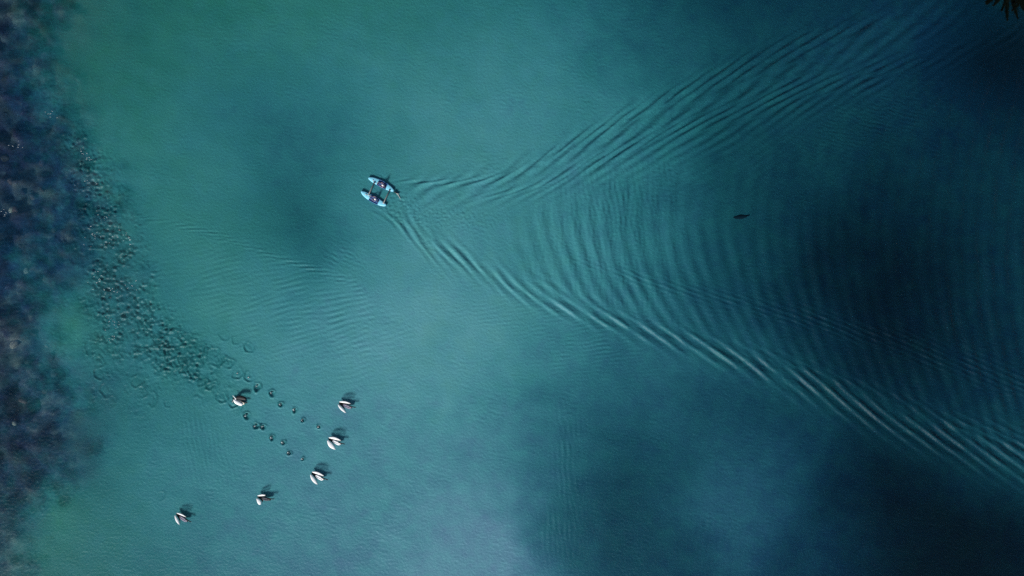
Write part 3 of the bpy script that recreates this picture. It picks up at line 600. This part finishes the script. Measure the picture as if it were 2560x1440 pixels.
def swan(px, py, ang_img, label, sc=1.0, lw=(1.0, 1.0), rw=(1.0, 1.0), back=M_wht, alt=0.2, wings='up', neck_y=0.30, backlen=1.0):
    """px,py = rear of the bird, ang_img = heading below horizontal in degrees; lw, rw = wing length and width factors"""
    p = P(px, py, alt); t = thing('swan', (p.x, p.y, alt), R(-ang_img)); t.scale = (sc, sc, sc)
    tag(t, label, 'swan', 'swans running and flying off over the water')
    # dark belly and rump
    rr = []
    for (x, y, z, ry, rz) in ((0.10, 0, 0.22, 0.03, 0.02), (0.25, 0.0, 0.22, 0.12, 0.08), (0.55, 0.02, 0.20, 0.20, 0.15), (0.95, 0.05, 0.18, 0.22, 0.18), (1.35, 0.08, 0.20, 0.19, 0.16), (1.65, 0.10, 0.24, 0.11, 0.11), (1.78, 0.12, 0.26, 0.05, 0.06)):
        rr.append([Vector((x, y + math.cos(a) * ry, z + math.sin(a) * rz)) for a in [2 * math.pi * k / 14 for k in range(14)]])
    V, F = loft(rr); body = obj('body', V, F, M_blk, t)
    # two rounded halves of the back
    if back is not None:
        for s in (-1, 1):
            rr = []
            for i in range(11):
                u = i / 10; x = 0.58 + 1.14 * backlen * u; e = max(0.03, (1 - (2 * u - 1) ** 4)) ** 0.6
                cy = 0.01 + 0.10 * u + s * 0.100 * e
                rr.append([Vector((x, cy + math.cos(a) * 0.115 * e, 0.33 + math.sin(a) * 0.075 * e)) for a in [2 * math.pi * k / 10 for k in range(10)]])
            V, F = loft(rr); obj('back_feathers', V, F, back, body)
    # tail
    blade('tail', [(0.34, 0.13, 0), (0.12, 0.10, 0), (0.0, 0.05, 0)], [(0.34, -0.13, 0), (0.12, -0.10, 0), (0.0, -0.05, 0)], 0.02, M_blk, t, 0.28, 0.26, 0)
    # long outstretched neck, head, bill
    V, F = tube([(1.30, 0.16, 0.28), (1.50, 0.24, 0.33), (1.72, neck_y, 0.36), (1.92, neck_y + 0.06, 0.37), (2.0, neck_y + 0.08, 0.38), (2.08, neck_y + 0.10, 0.375), (2.15, neck_y + 0.12, 0.36)],
                [0.12, 0.09, 0.07, 0.06, 0.07, 0.06, 0.035], 10); neck = obj('neck', V, F, M_blk, t)
    V, F = tube([(2.13, neck_y + 0.115, 0.362), (2.20, neck_y + 0.135, 0.35), (2.26, neck_y + 0.15, 0.345)], [0.028, 0.02, 0.008], 8, 0.7); obj('bill', V, F, M_bill, neck)
    if wings == 'up':
        Lf, W = lw
        o = qb((0.03, 0.20), (0.55, 0.20 + 0.66 * W), (0.03 + 1.52 * Lf, 0.66)); i_ = qb((0.06, 0.14), (0.75, 0.40 - 0.30 * (W - 0.75)), (0.03 + 1.52 * Lf, 0.63))
        wg = blade('wing', o, i_, 0.03, M_wht, t, 0.42, 0.62, 0.05)
        o2 = [(p_[0] + 0.05, p_[1] - 0.0, 0) for p_ in i_]; i2 = qb((0.10, 0.12), (0.80, 0.22), (0.12 + 1.45 * Lf, 0.50))
        blade('wing_gap_shade', o2, i2, 0.03, M_blk, wg, 0.27, 0.45, 0.06)  # black blade painted in as the shade between wing and body
        Lf, W = rw
        o = qb((0.0, -0.18), (0.50, -0.22 - 0.70 * W), (1.49 * Lf, -0.66)); i_ = qb((0.05, -0.15), (0.82, -0.10 - 0.26 * (1.2 - W)), (1.49 * Lf, -0.62))
        wg = blade('wing', o, i_, 0.03, M_wht, t, 0.42, 0.60, 0.05)
        o2 = [(p_[0] + 0.03, p_[1], 0) for p_ in i_]; i2 = qb((0.10, -0.10), (0.80, -0.05), (0.9, -0.20))
        blade('wing_gap_shade', o2, i2, 0.02, M_blk, wg, 0.27, 0.40, 0.04)  # painted shade under the right wing, likewise a black blade
    else:                                       # still running: one wing up, painted black to include the shadow beside it, the other folded white along the back
        o = qb((0.30, 0.20), (0.50, 1.05), (1.55, 1.02)); i_ = qb((0.45, 0.12), (0.95, 0.40), (1.75, 0.70)); wg = blade('wing', o, i_, 0.08, M_blk, t, 0.34, 0.60, 0.1)
        o = qb((0.25, -0.10), (0.7, -0.52), (1.55, -0.22)); i_ = qb((0.30, 0.10), (0.9, 0.12), (1.55, 0.10)); blade('wing', o, i_, 0.06, M_wht, t, 0.42, 0.44, 0.06)
        o = qb((-0.05, 0.42), (0.2, 0.40), (0.55, 0.22)); i_ = qb((-0.05, 0.36), (0.2, 0.32), (0.5, 0.10)); blade('raised_feathers', o, i_, 0.02, M_wht, t, 0.5, 0.45, 0.02)
        neck.scale = (0.92, 1, 1)
    for s in (-1, 1):                           # webbed feet trailing
        V, F = tube([(0.55, 0.08 * s, 0.08), (0.30, 0.09 * s, 0.02), (0.12, 0.09 * s, -0.02)], [0.03, 0.02, 0.035], 6, 0.6); obj('foot', V, F, M_blk, body)
    return t
swan(848, 1006, 26, 'uppermost flying swan, thin white wings and a grey back, on the right', 1.0, (0.92, 0.85), (0.95, 0.7), M_gry, 0.10)
swan(822, 1095, 29, 'flying swan with broad white wings and white back, second from the top on the right', 1.0, (1, 1), (1, 1.15), M_wht, 0.12)
swan(780, 1180, 34, 'flying swan with white wings and white back, lowest of the three on the right', 1.02, (0.98, 0.95), (0.98, 0.9), M_wht, 0.08)
swan(645, 1240, 18, 'flying swan with short wings, lower middle, second from the left', 0.98, (0.66, 0.80), (0.55, 1.1), M_drk, 0.10, backlen=0.85)
swan(443, 1282, 39, 'lowest leftmost flying swan with narrow white wings and dark back', 0.98, (0.85, 0.75), (0.85, 0.72), M_gry, 0.10)
swan(583, 995, 28, 'swan with cream-white back still running on the water among the splash rings', 0.98, back=M_crm, alt=-0.03, wings='run')

# ------------------------------------------------------------------ foot splashes in the two take-off rows
M_foam_glint = mat('white_foam_and_glint', (0.72, 0.80, 0.80), 0.6, 0.4)
def splash(px, py, r, label, seed):
    rd = random.Random(seed); p = P(px, py); t = thing('splash', p, rd.uniform(-0.5, 0.5)); tag(t, label, 'splash', 'foot splashes of the running swans')
    n = 12; ring_in = []; ring_out = []                       # a torn crown of water
    for k in range(n):
        a = 2 * math.pi * k / n; rr = r * rd.uniform(0.75, 1.05); h = r * rd.uniform(0.1, 0.8)
        ring_in.append((Vector((math.cos(a) * rr * 0.75, math.sin(a) * rr * 0.75, -0.05)), Vector((math.cos(a) * rr * 1.15, math.sin(a) * rr * 1.15, h))))
    V = [q for pr in ring_in for q in pr] + [Vector((q.x * 1.12, q.y * 1.12, q.z - 0.01)) for pr in ring_in for q in pr]; N = 2 * n; F = []
    for k in range(n):
        a, b = 2 * k, 2 * ((k + 1) % n); F += [(a, b, b + 1, a + 1), (N + a, N + a + 1, N + b + 1, N + b), (a + 1, b + 1, N + b + 1, N + a + 1)]
    obj('crown', V, F, M_spl, t)
    bm = bmesh.new(); bmesh.ops.create_icosphere(bm, subdivisions=2, radius=r * 0.42)
    for v in bm.verts: v.co *= rd.uniform(0.7, 1.25); v.co.x *= 1.4; v.co.z *= 0.5
    o = obj_bm('foam', bm, M_foam_glint, t); o.location = (-0.35 * r, -0.15 * r, 0.03)
    for k in range(5):
        a = rd.uniform(0, 6.28); q = r * rd.uniform(0.5, 1.6); bm = bmesh.new()
        bmesh.ops.create_icosphere(bm, subdivisions=1, radius=r * rd.uniform(0.08, 0.16)); o = obj_bm('drop', bm, M_foam_glint, t); o.location = (math.cos(a) * q, math.sin(a) * q, r * rd.uniform(0.2, 1.0))
    return t
M_spl = mat('churned_water', (0.02, 0.10, 0.12), 0.3, 0.5)
ordn = ['first', 'second', 'third', 'fourth', 'fifth', 'sixth', 'seventh', 'eighth', 'ninth', 'tenth']
up = [(594,933,.10),(622,943,.12),(641,965,.12),(678,982,.13),(700,1011,.14),(735,1024,.16),(755,1050,.15),(796,1067,.15)]
lo = [(582,1004,.11),(614,1039,.14),(638,1065,.14),(656,1066,.13),(678,1093,.16),(706,1106,.15),(721,1131,.15),(756,1147,.14)]
for i, (px, py, r) in enumerate(up): splash(px, py, r, ordn[i] + ' small splash from the left in the upper row of rings', 300 + i)
for i, (px, py, r) in enumerate(lo): splash(px, py, r, ordn[i] + ' small splash from the left in the lower row of rings', 330 + i)

# small white meshes standing in for sun glints on the broken water
rd = random.Random(5); V = []; F = []
spots = [(240,575,22),(300,590,22),(330,598,14),(225,600,28),(265,605,30),(262,540,16),(228,455,18),(245,705,14),(270,720,26),(285,725,14),(275,800,16),(290,815,22),(280,845,10),(310,590,34),(330,712,18),(205,380,16),(222,400,14),(35,365,18),(15,530,14),(130,290,22),(240,690,30)]
for (sx, sy, sr) in spots:
    for k in range(6):
        p = P(sx + rd.gauss(0, sr * 0.5), sy + rd.gauss(0, sr * 0.35)); a = rd.uniform(-0.7, 0.7); L = rd.uniform(0.05, 0.16); W = rd.uniform(0.012, 0.024); c, s = math.cos(a), math.sin(a)
        z = float(bil(ht, xs[0], ys[0], DX, np.array([p.x]), np.array([p.y]))[0]); b0 = len(V); m = 6
        for q in range(m):
            th = 2 * math.pi * q / m; u, v = math.cos(th) * L * rd.uniform(.7, 1), math.sin(th) * W * rd.uniform(.6, 1); V.append((p.x + u * c - v * s, p.y + u * s + v * c, z + 0.004))
        V.append((p.x, p.y, z + 0.018))
        F += [(b0 + q, b0 + (q + 1) % m, b0 + m) for q in range(m)]
tag(obj('glint_flecks', V, F, M_foam_glint), 'white mesh flecks standing in for sun glints on the broken water at the left', 'foam', kind='stuff')

# ------------------------------------------------------------------ dark animal at the surface in the wake
M_seal = mat('wet_dark_hide', (0.003, 0.012, 0.020), 1.0, 0.0)
sl_ = P(1862, 541); t = thing('dolphin', (sl_.x, sl_.y, -0.18), R(180 + 6)); tag(t, 'dark dolphin-like animal just under the surface inside the wake', 'sea animal')
rr = []
for (x, z, ry, rz) in ((1.75, 0.0, 0.03, 0.03), (1.55, 0.0, 0.07, 0.06), (1.3, 0.02, 0.14, 0.12), (0.9, 0.03, 0.24, 0.19), (0.3, 0.03, 0.30, 0.22), (-0.4, 0.0, 0.25, 0.19), (-1.1, -0.08, 0.15, 0.13), (-1.8, -0.18, 0.07, 0.07), (-2.2, -0.22, 0.03, 0.03)):
    rr.append([Vector((x, math.cos(a) * ry, z + math.sin(a) * rz)) for a in [2 * math.pi * k / 16 for k in range(16)]])
V, F = loft(rr); obj('body', V, F, M_seal, t); t.scale = (1.45, 1.2, 1.0)
blade('flipper', [(0.75, -0.2, 0), (0.45, -0.55, 0), (0.2, -0.85, 0)], [(0.35, -0.22, 0), (0.25, -0.55, 0), (0.15, -0.85, 0)], 0.02, M_seal, t, 0.06, 0.06, 0)
blade('flipper', [(0.75, 0.2, 0), (0.45, 0.50, 0), (0.2, 0.7, 0)], [(0.35, 0.22, 0), (0.25, 0.50, 0), (0.15, 0.7, 0)], 0.02, M_seal, t, 0.0, -0.1, 0)
blade('tail_fluke', [(-2.1, 0.03, 0), (-2.35, 0.30, 0), (-2.6, 0.55, 0)], [(-2.3, -0.03, 0), (-2.45, 0.30, 0), (-2.62, 0.55, 0)], 0.02, M_seal, t, -0.2, -0.2, 0)
blade('tail_fluke', [(-2.1, -0.03, 0), (-2.35, -0.30, 0), (-2.6, -0.55, 0)], [(-2.3, 0.03, 0), (-2.45, -0.30, 0), (-2.62, -0.55, 0)], 0.02, M_seal, t, -0.2, -0.2, 0)
V = []
for y in (-0.015, 0.015): V += [(0.1, y, 0.18), (-0.35, y, 0.16), (-0.38, y, 0.34), (-0.25, y, 0.36)]
obj('dorsal_fin', V, [(0, 1, 2, 3), (7, 6, 5, 4), (0, 4, 5, 1), (1, 5, 6, 2), (2, 6, 7, 3), (3, 7, 4, 0)], M_seal, t)

# ------------------------------------------------------------------ wooded bank outside the top right corner, spruces leaning in
def bank():
    n = 48; V = []; F = []; rings = ((0.0, 2.2), (0.35, 1.9), (0.62, 1.1), (0.82, 0.35), (0.94, -0.3), (1.05, -3.0), (1.2, -14.0)); rd = random.Random(3)
    wob = [1 + 0.09 * math.sin(3 * a + 1) + 0.05 * math.sin(7 * a) + rd.uniform(-.02, .02) for a in [2 * math.pi * k / n for k in range(n)]]
    V.append((80, 52, 2.4))
    for (f, z) in rings[1:]:
        for k in range(n):
            a = 2 * math.pi * k / n; V.append((80 + math.cos(a) * 17.5 * f * wob[k], 52 + math.sin(a) * 17.5 * f * wob[k], z + (rd.uniform(-.15, .15) if z > 0 else 0)))
    F += [(0, 1 + k, 1 + (k + 1) % n) for k in range(n)]
    for i in range(len(rings) - 2):
        for k in range(n): a = 1 + i * n + k; b = 1 + i * n + (k + 1) % n; F.append((a, a + n, b + n, b))
    o = obj('shore_bank', V, F, mat('dark_shore_soil', (0.05, 0.045, 0.03), 0.95, 0.1, 0.5, 0.8)); o['kind'] = 'structure'
bank()
M_bark = mat('spruce_bark', (0.045, 0.032, 0.025), 0.9, 0.1, 0.4, 4)
M_ndl = mat('spruce_needles', (0.0035, 0.0055, 0.0045), 1.0, 0.0, 0.5, 2)
def spruce(x, y, z0, H, label, seed, low, bl):
    rd = random.Random(seed); t = thing('spruce_tree', (x, y, z0)); tag(t, label, 'tree')
    V, F = tube([(0, 0, -0.4), (0.05, 0.02, H * 0.3), (0.02, 0.05, H * 0.7), (0, 0, H)], [0.26, 0.19, 0.10, 0.02], 10); obj('trunk', V, F, M_bark, t)
    V = []; F = []; z = low
    while z < H - 0.3:
        f = 1 - z / H; L0 = bl * f ** 0.8; nb = 7 if f > 0.3 else 5; off = rd.uniform(0, 6)
        for k in range(nb):
            a = off + 2 * math.pi * k / nb + rd.uniform(-0.25, 0.25); L = L0 * rd.uniform(0.75, 1.12); ca, sa = math.cos(a), math.sin(a)
            steps = max(4, int(L / 0.11))
            for i in range(steps):
                u = (i + 0.5) / steps; r = L * u; zz = z - 0.28 * r + 0.045 * r * r; wid = (0.16 + 0.62 * math.sin(math.pi * min(1, u * 0.75 + 0.15)) * (1 - u * 0.75)) * min(1, L / 2)
                for s in (-1, 1):
                    for q in range(2):
                        bl_ = wid * rd.uniform(0.6, 1.15); an = a + s * rd.uniform(0.45, 0.95); bx_, by_ = ca * r, sa * r; dz = rd.uniform(-0.14, 0.05)
                        tx, ty = bx_ + math.cos(an) * bl_, by_ + math.sin(an) * bl_; nx_, ny_ = -math.sin(an) * 0.07, math.cos(an) * 0.07
                        b0 = len(V); V += [(bx_ - nx_, by_ - ny_, zz), (bx_ + nx_, by_ + ny_, zz), (tx, ty, zz + dz), ((bx_ + tx) / 2, (by_ + ty) / 2, zz + 0.05)]
                        F += [(b0, b0 + 1, b0 + 3), (b0 + 1, b0 + 2, b0 + 3), (b0, b0 + 3, b0 + 2)]
        z += rd.uniform(0.28, 0.45)
    obj('crown', V, F, M_ndl, t, False)
spruce(61.6, 37.8, -0.2, 11, 'black spruce branches poking in at the top edge, left of the corner', 21, 0.9, 4.6)
spruce(65.1, 37.3, 0.0, 12, 'black spruce branches filling the top right corner', 22, 1.0, 4.2)
